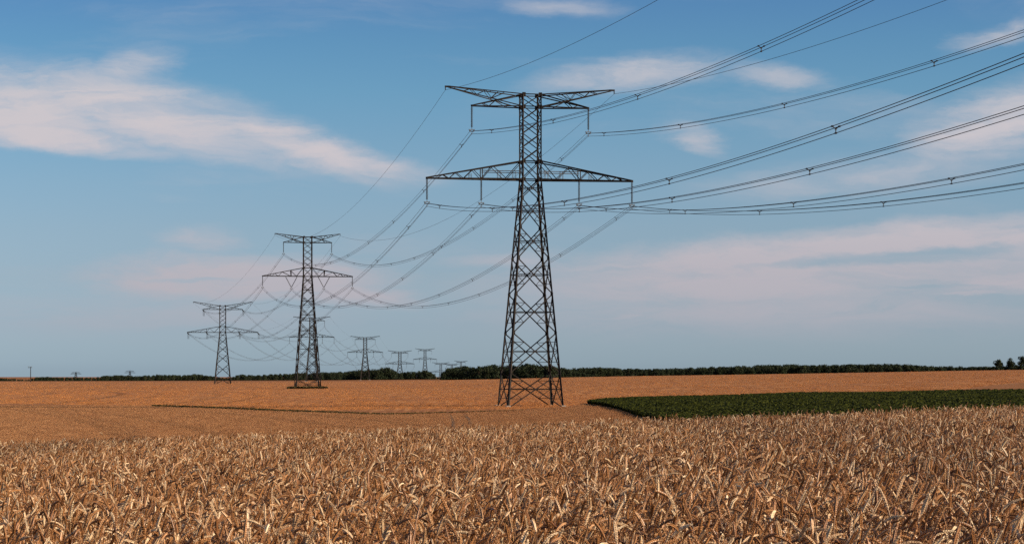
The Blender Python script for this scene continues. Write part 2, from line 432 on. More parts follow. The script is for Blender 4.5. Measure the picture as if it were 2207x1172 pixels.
def tower(px, d, zl, phi, base_w, waist_w, lx, ux, ex, xi, label, joints=None, fine=True, kind='suspension', zoff=0.0,
          dz=(2.85, 11.4, 13.3, 14.4), wk=1.0, secondary=True, handrail=False, vstring=False, group='lattice towers of the power line', H0=None, zbase=None):
    """lattice tower; zl = height of the lower cross-arm above its feet. Returns attachment points in the world."""
    X = at(px, d); Z = (gz(X, d) if zbase is None else zbase + CAMZ) + zoff
    root = empty('transmission_tower', (X, d, Z), phi)
    tag(root, label, 'tower', group)
    mem = Members(root, fine)
    zt_, zu, ztop, zpk = (zl + q for q in dz)
    hb, hw = base_w / 2, waist_w / 2
    def hwid(z): return hb + (hw - hb) * min(z / zl, 1)
    S4 = [(-1, -1), (1, -1), (1, 1), (-1, 1)]
    def corner(k, z): sx, sy = S4[k % 4]; h = hwid(z); return (sx * h, sy * h, z)
    # four legs
    for k in range(4):
        V = []; F = []
        ref = Vector((-S4[k][0], S4[k][1], 0)).normalized()
        angle_bar(V, F, corner(k, -.4), corner(k, zl * .5), .30 * wk, ref); angle_bar(V, F, corner(k, zl * .5), corner(k, zl), .26 * wk, ref)
        angle_bar(V, F, corner(k, zl), corner(k, ztop), .22 * wk, ref)
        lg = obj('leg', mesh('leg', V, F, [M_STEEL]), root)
        V = []; F = []; x, y, _ = corner(k, 0)
        box(V, F, (x, y, -.35), (1.0, 1.0, 1.1)); box(V, F, (x, y, .3), (.7, .7, .22))
        obj('footing', mesh('footing', V, F, [M_CONC]), root)
    if joints is None:
        joints = [0]; z = zl; hs = []
        h = 2.95
        while z - h > 3: hs.append(z); z -= h; h = min(h * 1.19, 6.6)
        hs.append(z); joints = [0] + hs[::-1]
    up = [zl, zt_]; n = 4
    up += [zt_ + (zu - zt_) * i / n for i in range(1, n + 1)] + [ztop]
    def panel(z0, z1, sec, strut=True, w=.15, cut=None):
        for k in range(4):
            a0, a1 = corner(k, z0), corner(k, z1); b0, b1 = corner(k + 1, z0), corner(k + 1, z1)
            # the diagonals cross where the face widths say
            w0 = hwid(z0); w1 = hwid(z1); tc = w0 / (w0 + w1); zc = z0 + (z1 - z0) * tc
            mem.add('diagonal_brace', a0, b1, w * wk, ref=Vector((S4[k][0] + S4[(k + 1) % 4][0], S4[k][1] + S4[(k + 1) % 4][1], 0)))
            mem.add('diagonal_brace', b0, a1, w * wk, ref=Vector((S4[k][0] + S4[(k + 1) % 4][0], S4[k][1] + S4[(k + 1) % 4][1], 0)))
            if strut: mem.add('horizontal_strut', corner(k, zc), corner(k + 1, zc), .13 * wk)
            if sec:
                for (L, Rr, t0) in ((a0, b1, 0), (b0, a1, 0)):
                    k0 = k if L is a0 else k + 1; k1 = k + 1 if L is a0 else k
                    for (tt, kk) in ((tc * .5, k0), (tc + (1 - tc) * .5, k1)):
                        p = lerp(L, Rr, tt)
                        mem.add('secondary_brace', p, corner(kk, p[2]), .085 * wk)
                        mem.add('secondary_brace', p, corner(kk, zc), .085 * wk)
    js = joints
    for i in range(len(js) - 1):
        z0, z1 = js[i], js[i + 1]
        panel(z0, z1, secondary and (z1 - z0) > 3.5, True, .16 if z1 < zl * .8 else .14)
    for i in range(len(up) - 1): panel(up[i], up[i + 1], False, i in (0, len(up) - 2) and False, .12)
    for z in (zl, zt_, zu, ztop):
        for k in range(4): mem.add('horizontal_strut', corner(k, z), corner(k + 1, z), .15 * wk)
    # gusset plates at the main joints
    for z in (zl, zt_, zu, ztop) + tuple(js[1:-1]):
        for k in range(4):
            x, y, _ = corner(k, z); V = []; F = []
            s = .55 if z >= zl else .42
            box(V, F, (x - math.copysign(s * .3, x), y * 1.005, z), (s * wk, .05, s * wk)); box(V, F, (x * 1.005, y - math.copysign(s * .3, y), z), (.05, s * wk, s * wk))
            if fine: obj('gusset_plate', mesh('gusset_plate', V, F, [M_STEEL]), root)
    att = {}
    M = Matrix.Translation((X, d, Z)) @ Matrix.Rotation(phi, 4, 'Z')
    for s in (-1, 1):
        # lower cross-arm: bottom and top chords running together at the tip
        V = []; F = []; tip = (s * lx, 0, zl)
        bot = lambda x, sy: (s * x, sy * (hw * (1 - (x - hw) / (lx - hw)) + .10 * ((x - hw) / (lx - hw))), zl)
        top = lambda x, sy: (s * x, sy * (hw * (1 - (x - hw) / (lx - hw)) + .10 * ((x - hw) / (lx - hw))), zt_ + (zl + .12 - zt_) * (x - hw) / (lx - hw))
        for sy in (-1, 1):
            angle_bar(V, F, bot(hw, sy), bot(lx, sy), .25 * wk); angle_bar(V, F, top(hw, sy), top(lx, sy), .19 * wk)
        box(V, F, (s * lx, 0, zl + .03), (.36 * wk, .3, .34 * wk))
        arm = obj('lower_crossarm', mesh('lower_crossarm', V, F, [M_STEEL]), root)
        L = lx - hw
        nb = [hw, hw + .17 * L, xi, hw + .62 * L, hw + .77 * L, hw + .90 * L]
        nt = [hw + .315 * L, hw + .52 * L, hw + .70 * L, hw + .835 * L]
        for sy in (-1, 1):
            seq = [top(nb[0], sy), bot(nb[1], sy), top(nt[0], sy), bot(nb[2], sy), top(nt[1], sy), bot(nb[3], sy), top(nt[2], sy), bot(nb[4], sy), top(nt[3], sy), bot(nb[5], sy)]
            for a, c in zip(seq, seq[1:]): mem.add('arm_brace', a, c, .11 * wk, arm)
            mem.add('arm_brace', bot(xi, sy), top(xi, sy), .15 * wk, arm)
        for a, c in zip(nb, nb[1:]):
            mem.add('plan_brace', bot(a, -1), bot(c, 1), .09 * wk, arm); mem.add('plan_brace', bot(c, -1), bot(c, 1), .09 * wk, arm)
        for a in nt[:2]: mem.add('plan_brace', top(a, -1), top(a, 1), .09 * wk, arm)
        if handrail:
            V = []; F = []
            for sy in (-.35, .35):
                for zz in (1.05, 1.35): tube(V, F, [(s * hw, sy, zl + zz), (s * xi, sy, zl + zz)], .03, 4)
                for x in (hw + .9, hw + 1.35, hw + 3.3, hw + 3.75, xi + 1.2):
                    if x < xi: tube(V, F, [(s * x, sy, zl + .05), (s * x, sy, zl + 1.35)], .03, 4)
                for x in (xi + 1.6, xi + 1.95): tube(V, F, [(s * x, sy, zl + .05), (s * x, sy, zl + .85)], .03, 4)
            obj('handrail', mesh('handrail', V, F, [M_GALV]), arm)
        # upper cross-arm and earth wire arm: their chords cross each other
        V = []; F = []
        def pt(x, z, xa): q = min(max((x - hw) / (xa - hw), 0), 1); return lambda sy: (s * x, sy * (hw * (1 - q) + .1 * q), z)
        ub = lambda x: pt(x, zu, ux)
        ut = lambda x: pt(x, ztop + (zu + .1 - ztop) * (x - hw) / (ux - hw), ux)
        et = lambda x: pt(x, ztop + (zpk - ztop) * (x - hw) / (ex - hw), ex)
        eb = lambda x: pt(x, zu + (zpk - .15 - zu) * (x - hw) / (ex - hw), ex)
        for sy in (-1, 1):
            angle_bar(V, F, ub(hw)(sy), ub(ux)(sy), .18 * wk); angle_bar(V, F, ut(hw)(sy), ut(ux)(sy), .17 * wk)
        box(V, F, (s * ux, 0, zu + .05), (.28 * wk, .25, .32 * wk))
        ua = obj('upper_crossarm', mesh('upper_crossarm', V, F, [M_STEEL]), root)
        V = []; F = []
        for sy in (-1, 1):
            angle_bar(V, F, et(hw)(sy), et(ex)(sy), .16 * wk); angle_bar(V, F, eb(hw)(sy), eb(ex)(sy), .16 * wk)
        box(V, F, (s * (ex + .1), 0, zpk - .05), (.85 * wk, .24, .26 * wk)); box(V, F, (s * (ex + .45), 0, zpk - .35), (.12 * wk, .12, .5))
        ea = obj('earth_wire_arm', mesh('earth_wire_arm', V, F, [M_STEEL]), root)
        xc = hw + (ux - hw) * .52
        for sy in (-1, 1):
            for a, c in ((ub(hw + .28 * (ux - hw)), ut(xc)), (ut(xc), ub(hw + .66 * (ux - hw))), (ub(hw + .66 * (ux - hw)), ut(hw + .8 * (ux - hw)))):
                mem.add('arm_brace', a(sy), c(sy), .10 * wk, ua)
            E = ex - hw
            for a, c in ((et(hw + .24 * E), eb(hw + .42 * E)), (eb(hw + .42 * E), et(hw + .5 * E)), (et(hw + .5 * E), eb(hw + .62 * E)), (eb(hw + .62 * E), et(hw + .7 * E)), (et(hw + .7 * E), eb(hw + .8 * E)), (eb(hw + .42 * E), et(hw + .33 * E))):
                mem.add('arm_brace', a(sy), c(sy), .09 * wk, ea)
        for x in (hw + .3 * (ux - hw), xc, hw + .75 * (ux - hw)):
            mem.add('plan_brace', ub(x)(-1), ub(x)(1), .09 * wk, ua); 
        for x in (hw + .42 * (ex - hw), hw + .62 * (ex - hw), hw + .8 * (ex - hw)):
            mem.add('plan_brace', et(x)(-1), et(x)(1), .08 * wk, ea)
        att[('E', s, 0)] = M @ Vector((s * (ex + .45), 0, zpk - .6))
        # insulators
        for key, x, z in (('U', ux, zu), ('O', lx, zl), ('I', xi, zl)):
            if kind == 'tension':
                att[(key, s, 0)] = M @ Vector((s * x, 0, z - .25))
                continue
            if key == 'I' and vstring:
                cen = Vector((s * (x - .1), 0, z - .6 - INS_L * .95))
                for q in (-1, 1):
                    tp = Vector((s * (x - .1) + q * 1.95, 0, z - .15))
                    dv = (cen - tp); o = obj('insulator_string', ME_INS, root, tp)
                    o.rotation_euler = (-dv).to_track_quat('Z', 'Y').to_euler(); o.scale = (1, 1, dv.length / INS_L)
                obj('suspension_clamp', ME_CLAMP, root, cen)
                att[(key, s, 0)] = M @ (cen + Vector((0, 0, CLAMP_DZ)))
                continue
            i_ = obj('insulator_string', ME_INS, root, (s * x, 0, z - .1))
            obj('suspension_clamp', ME_CLAMP, i_, (0, 0, -INS_L))
            att[(key, s, 0)] = M @ Vector((s * x, 0, z - .1 - INS_L + CLAMP_DZ))
    mem.flush()
    return dict(root=root, att=att, M=M, phi=phi, pos=Vector((X, d, Z)), kind=kind)

PHI = R(9.9)
towers = []
J1 = [0, 5.5, 11.7, 17.8, 23.4, 28.3, 32.85, 35.8]
towers.append(tower(1143, 365, 35.8, R(11.0), 8.8, 2.95, 16.45, 9.35, 13.1, 7.85,
    'tallest dark lattice transmission tower, nearest the camera right of centre', joints=J1, handrail=True, zbase=-5.7))
towers.append(tower(663, 785, 38.7, R(10.6), 8.6, 2.95, 15.2, 8.15, 10.6, 5.6,
    'second largest lattice tower left of the tallest, with V-shaped inner insulators', vstring=True, zbase=-6.6, wk=1.05))
towers.append(tower(480, 1150, 26.0, R(5.6), 8.0, 2.95, 17.3, 9.75, 14.0, 8.0,
    'leftmost lattice tower, shorter, with raised earth wire arms and cables strained off its arms', kind='tension', dz=(2.9, 11.3, 13.2, 15.1), zbase=-6.7, wk=1.15))
far_spec = [  # px, distance, top height above the eye, label
    (672, 1620, 38.2, 'small lattice tower seen through the legs of the second largest tower'),
    (787, 2054, 31.2, 'small grey lattice tower standing alone right of the second largest tower'),
    (861.7, 2525, 22.6, 'small distant tower half sunk behind the wood, left one of a close pair'),
    (916, 3080, 30.3, 'small distant tower rising over the wood, right one of a close pair'),
    (950, 3500, 13.5, 'tiny far tower top showing just above the wood, first right of the pair'),
    (974, 4000, 13.5, 'tiny far tower top showing just above the wood, middle of the last three'),
    (993.5, 4500, 20.5, 'tiny far tower top above the dark wood edge, last of the line')]
prev = towers[2]['pos']
for i, (px, d, ztp, lb) in enumerate(far_spec):
    nx = far_spec[min(i + 1, len(far_spec) - 1)]
    g = gz(at(px, d), d) - CAMZ
    H = max(ztp - g, 30.0)
    zb = ztp - H
    near = i < 2
    towers.append(tower(px, d, H - 14.4, R(-1.0), 8.0, 2.95, 15.6, 8.9, 12.3, 7.4, lb, fine=False, zbase=zb, wk=1.25 + .12 * i, secondary=near))

# ------------------------------------------------------------------ cables
ME_SP = None
def spacer_mesh():
    V = []; F = []
    for (x, z) in BUNDLE:
        tube(V, F, [(0, 0, 0), (x, 0, z)], .038, 5)
        box(V, F, (x, 0, z), (.11, .26, .11))
    box(V, F, (0, 0, 0), (.12, .1, .12))
    return mesh('spacer', V, F, [M_CABLE])
ME_SP = spacer_mesh()

def para(a, b, sag, n):
    t = np.linspace(0, 1, n + 1)
    P = np.outer(1 - t, a) + np.outer(t, b); P[:, 2] -= 4 * sag * t * (1 - t)
    return P
NAMEK = {'U': 'upper', 'O': 'outer lower', 'I': 'inner lower'}
def span(A, B, phi, sagk, where, r=.028, fine=True, spacing=44.0, egroup='earth wires', bgroup='conductor bundles', n=64):
    """all cables of one span; A and B map (key, side) to points"""
    ax = Vector((math.cos(phi), math.sin(phi), 0))
    for s in (-1, 1):
        side = 'left' if s < 0 else 'right'
        for key in 'UOI':
            a, b = np.array(A[(key, s, 0)]), np.array(B[(key, s, 0)])
            L = float(np.linalg.norm(b - a)); sag = sagk * L * L / 8
            P = para(a, b, sag, n)
            root = empty('conductor_bundle', tuple(P[0]))
            tag(root, f'triple {side} {NAMEK[key]} cable {where}', 'power cable', bgroup)
            for (ox, oz) in BUNDLE:
                V = []; F = []
                tube(V, F, [Vector(p) - Vector(P[0]) + ax * ox + Vector((0, 0, oz)) for p in P], r, 4)
                obj('conductor', mesh('conductor', V, F, [M_CABLE], smooth=True), root)
            if fine:
                m = int(L / spacing); off = random.uniform(.2, .8)
                for k in range(m):
                    t = (k + off) / m; p = np.array([np.interp(t, np.linspace(0, 1, n + 1), P[:, q]) for q in range(3)])
                    o = obj('spacer', ME_SP, root, Vector(p) - Vector(P[0])); o.rotation_euler = (0, 0, phi)
        a, b = np.array(A[('E', s, 0)]), np.array(B[('E', s, 0)])
        L = float(np.linalg.norm(b - a)); P = para(a, b, sagk * .884 * L * L / 8, n)
        V = []; F = []; tube(V, F, [Vector(p) - Vector(P[0]) for p in P], r * .9, 4)
        tag(obj('earth_wire', mesh('earth_wire', V, F, [M_CABLE], smooth=True), None, tuple(P[0])),
            f'thin single {side} earth wire {where}', 'wire', egroup)

# the near span runs to a tower behind the camera, out of the picture
t1 = towers[0]; LB = 430.0; dphi = .17451
back = Vector((LB * math.sin(dphi), -LB * math.cos(dphi), 4.46))
A0 = {k: v + back for k, v in t1['att'].items()}
for k in A0:
    if k[0] == 'E': A0[k] = A0[k] + Vector((0, 0, -2.0))
def curve_near():
    return 8 * 4.537 / 270.4 ** 2
span(t1['att'], A0, t1['phi'], curve_near(), 'sweeping from the tallest tower to the upper right', n=90)
span(t1['att'], towers[1]['att'], PHI, 8 * 10.4 / 425 ** 2, 'from the tallest tower back to the second largest', r=.03)
# the leftmost tower is a strain tower: strings lie along the cables, slack loops pass below the arms
def strain(tw, sgn_dir, name_dir):
    out = {}
    for k, p in tw['att'].items():
        if k[0] == 'E': out[k] = p; continue
        dv = Vector((sgn_dir[0], sgn_dir[1], -.12)).normalized()
        tp = p; o = obj('insulator_string', ME_INS, tw['root'])
        loc = tw['M'].inverted() @ tp; dl = (tw['M'].inverted().to_3x3() @ dv)
        o.location = loc; o.rotation_euler = (-dl).to_track_quat('Z', 'Y').to_euler(); o.scale = (1.3, 1.3, 1.25)
        out[k] = tp + dv * INS_L * 1.25
    return out
d32 = (towers[1]['pos'] - towers[2]['pos']); d34 = (towers[3]['pos'] - towers[2]['pos'])
A3 = strain(towers[2], d32.normalized(), 'near'); B3 = strain(towers[2], d34.normalized(), 'far')
for k in A3:
    if k[0] == 'E': continue
    a, b = A3[k], B3[k]; mid = (a + b) / 2 - Vector((0, 0, 3.3))
    pts = [a * (1 - t) ** 2 + mid * 2 * t * (1 - t) + b * t * t for t in np.linspace(0, 1, 12)]
    V = []; F = []; inv = towers[2]['M'].inverted()
    for (ox, oz) in BUNDLE[:2]: tube(V, F, [inv @ (p - Vector((0, 0, .9 * math.sin(math.pi * i / 11)))) + Vector((ox, 0, 0)) for i, p in enumerate(pts)], .045, 4)
    obj('jumper_loop', mesh('jumper_loop', V, F, [M_CABLE]), towers[2]['root'])
span(towers[1]['att'], A3, R(11.7), 8 * 10.4 / 425 ** 2, 'from the second largest tower to the leftmost tower', r=.03, spacing=60)
span(B3, towers[3]['att'], R(0), 8 * 10.4 / 425 ** 2, 'from the leftmost tower away to the small tower behind', r=.03, fine=False)
span(towers[3]['att'], towers[4]['att'], R(-1), 8 * 10.4 / 425 ** 2, 'between the two small towers right of the second largest', r=.034, fine=False, n=40)
span(towers[4]['att'], towers[5]['att'], R(-1), 8 * 10.4 / 425 ** 2, 'from the lone small tower to the distant pair', r=.034, fine=False, n=40)

# ------------------------------------------------------------------ foliage helpers
def m_leaf(name, c1, c2, rough=.6):
    m, T, b = mat(name, rough, .1)
    oi = T.n('ShaderNodeObjectInfo').outputs['Random']
    g = T.n('ShaderNodeNewGeometry').outputs['Position']
    n = T.noise(g, .55, 3)
    f = T.math('ADD', T.math('MULTIPLY', oi, .5), T.math('MULTIPLY', T.mapr(n.outputs[0], .3, .7), .5))
    T.l.new(T.mix(f, (*c1, 1), (*c2, 1)), b.inputs['Base Color'])
    return m
M_WOOD = m_leaf('wood_foliage', (.016, .026, .013), (.034, .046, .02))
M_TREE = m_leaf('tree_foliage', (.018, .028, .014), (.036, .046, .02))
M_BARK = m_plain('bark', (.05, .04, .03), (.09, .07, .05), .9, 3.0)

def crown_geo(seed, h, wr, n_lobes=9, n_leaf=420, leaf=.09, low=.18, base=False):
    """leaf clumps through the crown volume of a tree of height h; wr = crown radius"""
    r = np.random.default_rng(seed); V = []; F = []
    lobes = []
    for i in range(n_lobes):
        zz = r.uniform(low + .1, .86); rr = wr * math.sin(math.pi * min(max((zz - low * .4) / (1.12 - low * .4), 0.05), .97)) * r.uniform(.35, .8)
        a = r.uniform(0, 6.28)
        lobes.append((rr * math.cos(a), rr * math.sin(a), zz * h, wr * r.uniform(.38, .62)))
    if base:
        for zz in (.3, .45, .6, .72): lobes.append((0, 0, h * zz, wr * (.95 - .5 * abs(zz - .4))))
        for i in range(6):
            a = 6.28 * i / 6; lobes.append((wr * .75 * math.cos(a), wr * .75 * math.sin(a), h * .16, wr * .42))
    lobes.append((0, 0, h * .8, wr * .5)); lobes.append((0, 0, h * .52, wr * .7))
    for i in range(n_leaf):
        L = lobes[r.integers(len(lobes))]
        v = r.normal(size=3); v /= np.linalg.norm(v); q = L[3] * r.uniform(.45, 1.05)
        c = Vector((L[0] + v[0] * q, L[1] + v[1] * q, min(L[2] + v[2] * q * .9, h)))
        if c.z < h * low * .6 and not base: continue
        nrm = Vector(v + r.normal(size=3) * .5).normalized(); s = leaf * h * r.uniform(.5, 1.1)
        a = nrm.orthogonal().normalized(); b = nrm.cross(a)
        o = len(V); k = 5
        for j in range(k):
            th = 6.283 * j / k + r.uniform(-.3, .3); rr = s * r.uniform(.55, 1)
            V.append(tuple(c + a * math.cos(th) * rr + b * math.sin(th) * rr + nrm * r.uniform(-.25, .25) * s))
        F.append(tuple(range(o, o + k)))
    return V, F
def trunk_geo(seed, h, wr, low=.18):
    r = np.random.default_rng(seed + 50); V = []; F = []
    tube(V, F, [(0, 0, -.3), (0, 0, h * .2), (.02 * h * r.uniform(-1, 1), .02 * h * r.uniform(-1, 1), h * .55), (0, 0, h * .85)], [h * .035, h * .028, h * .018, h * .006], 7)
    for i in range(7):
        a = r.uniform(0, 6.28); z0 = h * r.uniform(.2, .6); l = wr * r.uniform(.5, .85)
        tube(V, F, [(0, 0, z0), (l * .5 * math.cos(a), l * .5 * math.sin(a), z0 + l * .4), (l * math.cos(a), l * math.sin(a), z0 + l * .9)], [h * .012, h * .008, h * .004], 5)
    return V, F

def gn_instances(name, pts, rots, scl, idx, variants, label, cat, kind='stuff'):
    """one stuff object whose points carry real copies of the variant meshes"""
    me = bpy.data.meshes.new(name); me.from_pydata([tuple(p) for p in pts], [], [])
    a = me.attributes.new('rot', 'FLOAT_VECTOR', 'POINT'); a.data.foreach_set('vector', np.asarray(rots, np.float32).ravel())
    a = me.attributes.new('scl', 'FLOAT_VECTOR', 'POINT'); a.data.foreach_set('vector', np.asarray(scl, np.float32).ravel())
    a = me.attributes.new('vid', 'INT', 'POINT'); a.data.foreach_set('value', np.asarray(idx, np.int32))
    col = bpy.data.collections.new(name + '_kinds')
    for i, m in enumerate(variants):
        col.objects.link(bpy.data.objects.new(f'{name}_kind_{i:02d}', m))
    ng = bpy.data.node_groups.new(name, 'GeometryNodeTree')
    ng.interface.new_socket('Geometry', in_out='INPUT', socket_type='NodeSocketGeometry')
    ng.interface.new_socket('Geometry', in_out='OUTPUT', socket_type='NodeSocketGeometry')
    N = ng.nodes; L = ng.links
    gi = N.new('NodeGroupInput'); go = N.new('NodeGroupOutput')
    ci = N.new('GeometryNodeCollectionInfo'); ci.inputs[0].default_value = col; ci.inputs[1].default_value = True; ci.inputs[2].default_value = True
    iop = N.new('GeometryNodeInstanceOnPoints')
    def attr(nm, t):
        q = N.new('GeometryNodeInputNamedAttribute'); q.data_type = t; q.inputs[0].default_value = nm; return q.outputs[0]
    L.new(gi.outputs[0], iop.inputs['Points']); L.new(ci.outputs[0], iop.inputs['Instance'])
    iop.inputs['Pick Instance'].default_value = True
    L.new(attr('vid', 'INT'), iop.inputs['Instance Index'])
    er = N.new('FunctionNodeEulerToRotation'); L.new(attr('rot', 'FLOAT_VECTOR'), er.inputs[0]); L.new(er.outputs[0], iop.inputs['Rotation'])
    L.new(attr('scl', 'FLOAT_VECTOR'), iop.inputs['Scale'])
    L.new(iop.outputs[0], go.inputs[0])
    o = obj(name, me); md = o.modifiers.new('scatter', 'NODES'); md.node_group = ng
    return tag(o, label, cat, kind=kind)

# ------------------------------------------------------------------ woods on the horizon
def wood_variants():
    out = []
    for i in range(8):
        wr = [.36, .42, .33, .46, .38, .30, .44, .40][i]
        V, F = crown_geo(100 + i, 1.0, wr, 10, 800, .055, .05, True)
        n0 = len(F); tv, tf = trunk_geo(100 + i, 1.0, wr)
        o = len(V); V += tv; F += [tuple(o + q for q in f) for f in tf]
        out.append(mesh('wood_tree', V, F, [M_WOOD, M_BARK], [0] * n0 + [1] * len(tf)))
    return out
WOOD = wood_variants()
def wood(name, pxs, tops, d, depth, step, rows, label, jit=.12, under=True):
    """trees whose tops follow a profile (photo pixels) at distance d"""
    pts = []; rots = []; scl = []; idx = []
    x0, x1 = at(pxs[0], d), at(pxs[-1], d)
    for rwi in range(rows):
        x = x0
        while x < x1:
            x += step * random.uniform(.6, 1.4)
            dd = d + depth * rwi / max(rows - 1, 1) + random.uniform(-.4, .4) * depth / rows
            px = CX + FPX * x / d
            zt = (CY - np.interp(px, pxs, tops)) / FPX * d
            g = float(ground(x * dd / d, dd)); h = (zt - g) * random.uniform(1 - jit * 1.6, 1 + jit * .45)
            if h < 1.0: h = 1.0
            pts.append((x * dd / d, dd, g + CAMZ - .2)); rots.append((0, 0, random.uniform(0, 6.28)))
            w = min(h, 14) * random.uniform(.85, 1.25); scl.append((w, w, h)); idx.append(random.randrange(len(WOOD)))
    return gn_instances(name, pts, rots, scl, idx, WOOD, label, 'wood')
wood('woodland', [-700, 0, 30, 60, 75, 100, 118, 150, 180, 205, 225, 260, 290, 340, 400, 420, 470, 488, 520, 560, 600], [812, 814, 816, 818, 813, 811, 813, 812, 813, 813, 809, 807, 810, 806, 808, 804, 812, 815, 806, 809, 812],
     2900, 160, 5, 5, 'low far woodland along the horizon on the left')
wood('woodland', [540, 580, 640, 700, 745, 760, 775, 800, 822, 832, 845, 862, 880, 900, 920, 933, 941], [809, 806, 803, 801, 800, 799, 796, 795, 792, 789, 795, 801, 800, 797, 798, 803, 812],
     2200, 110, 4.4, 5, 'woodland left of the gap in the trees behind the small towers')
wood('woodland', [946, 952, 962, 975, 990, 1003, 1015, 1030, 1055, 1075, 1110, 1135, 1160, 1185, 1215, 1240, 1270], [812, 803, 794, 791, 789, 786, 789, 788, 785, 786, 787, 782, 784, 788, 792, 797, 806],
     1750, 90, 3.8, 5, 'dark woodland right of the gap, behind the tallest tower legs')
wood('woodland', [1150, 1215, 1236, 1300, 1330, 1400, 1480, 1560, 1640, 1700, 1760, 1840, 1900, 1940, 2000, 2060, 2110, 2207, 2900], [795, 794, 793, 790, 793, 794, 792, 789, 786, 784, 786, 784, 783, 783, 787, 789, 790, 789, 786],
     2700, 160, 4.6, 5, 'long low dark woodland along the horizon on the right')

# three single trees on the right edge of the field, with a low hedge between them
for px, top, h, wr, lb in ((2153.5, 772.5, 7.9, 2.9, 'small rounded tree on the right skyline, left of three'),
                       (2177, 769.5, 8.6, 3.0, 'broad pointed tree on the right skyline, middle of three'),
                       (2203, 766.5, 9.4, 2.9, 'open crowned taller tree at the right edge of the skyline')):
    d = 1450.0; x = at(px, d); zt = (CY - top) / FPX * d; g = float(ground(x, d)); h = zt - g
    t = empty('tree', (x, d, g + CAMZ)); tag(t, lb, 'tree', 'trees on the right skyline')
    sd = int(px)
    V, F = crown_geo(sd, h, wr, 12, 1500 if px < 2200 else 1000, .06, .08, True); obj('crown', mesh('crown', V, F, [M_TREE]), t)
    V, F = trunk_geo(sd, h, wr); obj('trunk', mesh('trunk', V, F, [M_BARK]), t)
wood('hedge', [2085, 2110, 2140, 2165, 2190, 2215, 2400], [790, 789, 788, 788, 785, 786, 786], 1470, 12, 1.6, 3, 'low dark hedge at the foot of the three skyline trees')

# leafless utility pole and two far pylons on the left horizon
def pole(px, d, top, label):
    x = at(px, d); g = float(ground(x, d)); h = (CY - top) / FPX * d - g
    t = empty('utility_pole', (x, d, g + CAMZ)); tag(t, label, 'pole')
    V = []; F = []; tube(V, F, [(0, 0, -.3), (0, 0, h)], [.28, .2], 8); obj('post', mesh('post', V, F, [M_STEEL]), t)
    V = []; F = []; box(V, F, (-.4, 0, h - .5), (2.6, .22, .25)); obj('crossbar', mesh('crossbar', V, F, [M_STEEL]), t)
    for sx in (-1.5, -.4, .7):
        V = []; F = []; tube(V, F, [(sx, 0, h - .4), (sx, 0, h + .45)], [.12, .09], 6); obj('insulator', mesh('insulator', V, F, [M_GALV]), t)
pole(66, 1500, 790, 'slim dark utility pole with a crossbar on the far left horizon')
def mini_pylon(px, d, top, label):
    x = at(px, d); g = float(ground(x, d)); h = (CY - top) / FPX * d - g
    t = empty('distant_pylon', (x, d, g + CAMZ)); tag(t, label, 'pylon', 'tiny pylons on the left horizon')
    V = []; F = []
    for sx, sy in ((-1, -1), (1, -1), (1, 1), (-1, 1)): angle_bar(V, F, (sx * 2.2, sy * 2.2, 0), (sx * .5, sy * .5, h), .3)
    for k in range(5):
        z0, z1 = h * k / 5, h * (k + 1) / 5; w0 = 2.2 - 1.7 * k / 5; w1 = 2.2 - 1.7 * (k + 1) / 5
        for sy in (-1, 1):
            angle_bar(V, F, (-w0, sy * w0, z0), (w1, sy * w1, z1), .2); angle_bar(V, F, (w0, sy * w0, z0), (-w1, sy * w1, z1), .2)
    obj('mast', mesh('mast', V, F, [M_STEEL]), t)
    for zz, w in ((h - .5, 5.5), (h * .82, 7.0)):
        V = []; F = []
        for s in (-1, 1): angle_bar(V, F, (0, 0, zz), (s * w, 0, zz), .3); angle_bar(V, F, (0, 0, zz + 1.2), (s * w, 0, zz), .25)
        obj('crossarm', mesh('crossarm', V, F, [M_STEEL]), t)
mini_pylon(163.5, 2950, 802, 'tiny far pylon above the low woodland, left of two')
mini_pylon(280, 2960, 799, 'tiny far pylon above the low woodland, right of two')

# ------------------------------------------------------------------ green crop strip
M_CROP = m_leaf('green_crop_leaf', (.014, .021, .002), (.058, .065, .008), .75)
def crop_variants(mt=None):
    out = []
    for i in range(6):
        r = np.random.default_rng(300 + i); V = []; F = []
        for j in range(11):
            a = r.uniform(0, 6.28); h = r.uniform(.32, .58); sp = r.uniform(.10, .34); w = r.uniform(.06, .11)
            ca, sa = math.cos(a), math.sin(a)
            P = [(0, 0, 0), (sp * .35, 0, h * .6), (sp * .7, 0, h), (sp * 1.15, 0, h * r.uniform(.75, 1.0))]; W = [.015, w, w * 1.15, .02]
            o = len(V)
            for (x, _, z), ww in zip(P, W):
                for s in (-1, 1): V.append((x * ca - s * ww * sa, x * sa + s * ww * ca, z))
            for k in range(3): F.append((o + 2 * k, o + 2 * k + 1, o + 2 * k + 3, o + 2 * k + 2))
        out.append(mesh('crop_plant', V, F, [mt or M_CROP], smooth=True))
    return out
G_FRONT = ([.0325, .040, .047, .052, .056, .062, .09, .14, .22, .36], [379, 352, 318, 288, 268, 245, 205, 180, 165, 150])
G_BACK = ([.0325, .046, .06, .08, .12, .22, .36], [381, 396, 400, 398, 392, 370, 360])
def in_strip(x, y, m=0.0):
    u = x / y
    return (u > .0325) & (y > np.interp(u, *G_FRONT) + m) & (y < np.interp(u, *G_BACK) - m)
N = 120000
d = np.sqrt(rng.uniform(150 ** 2, 402 ** 2, N)); u = rng.uniform(.0325, .30, N); x = u * d
rowx = np.round(x / .5) * .5 + rng.normal(0, .07, N)
keep = in_strip(rowx, d) & (rowx / d < .285); x = rowx[keep]; y = d[keep]
h = rng.uniform(.75, 1.25, len(x)) * (1 + .12 * np.sin(x * .23) * np.sin(y * .11))
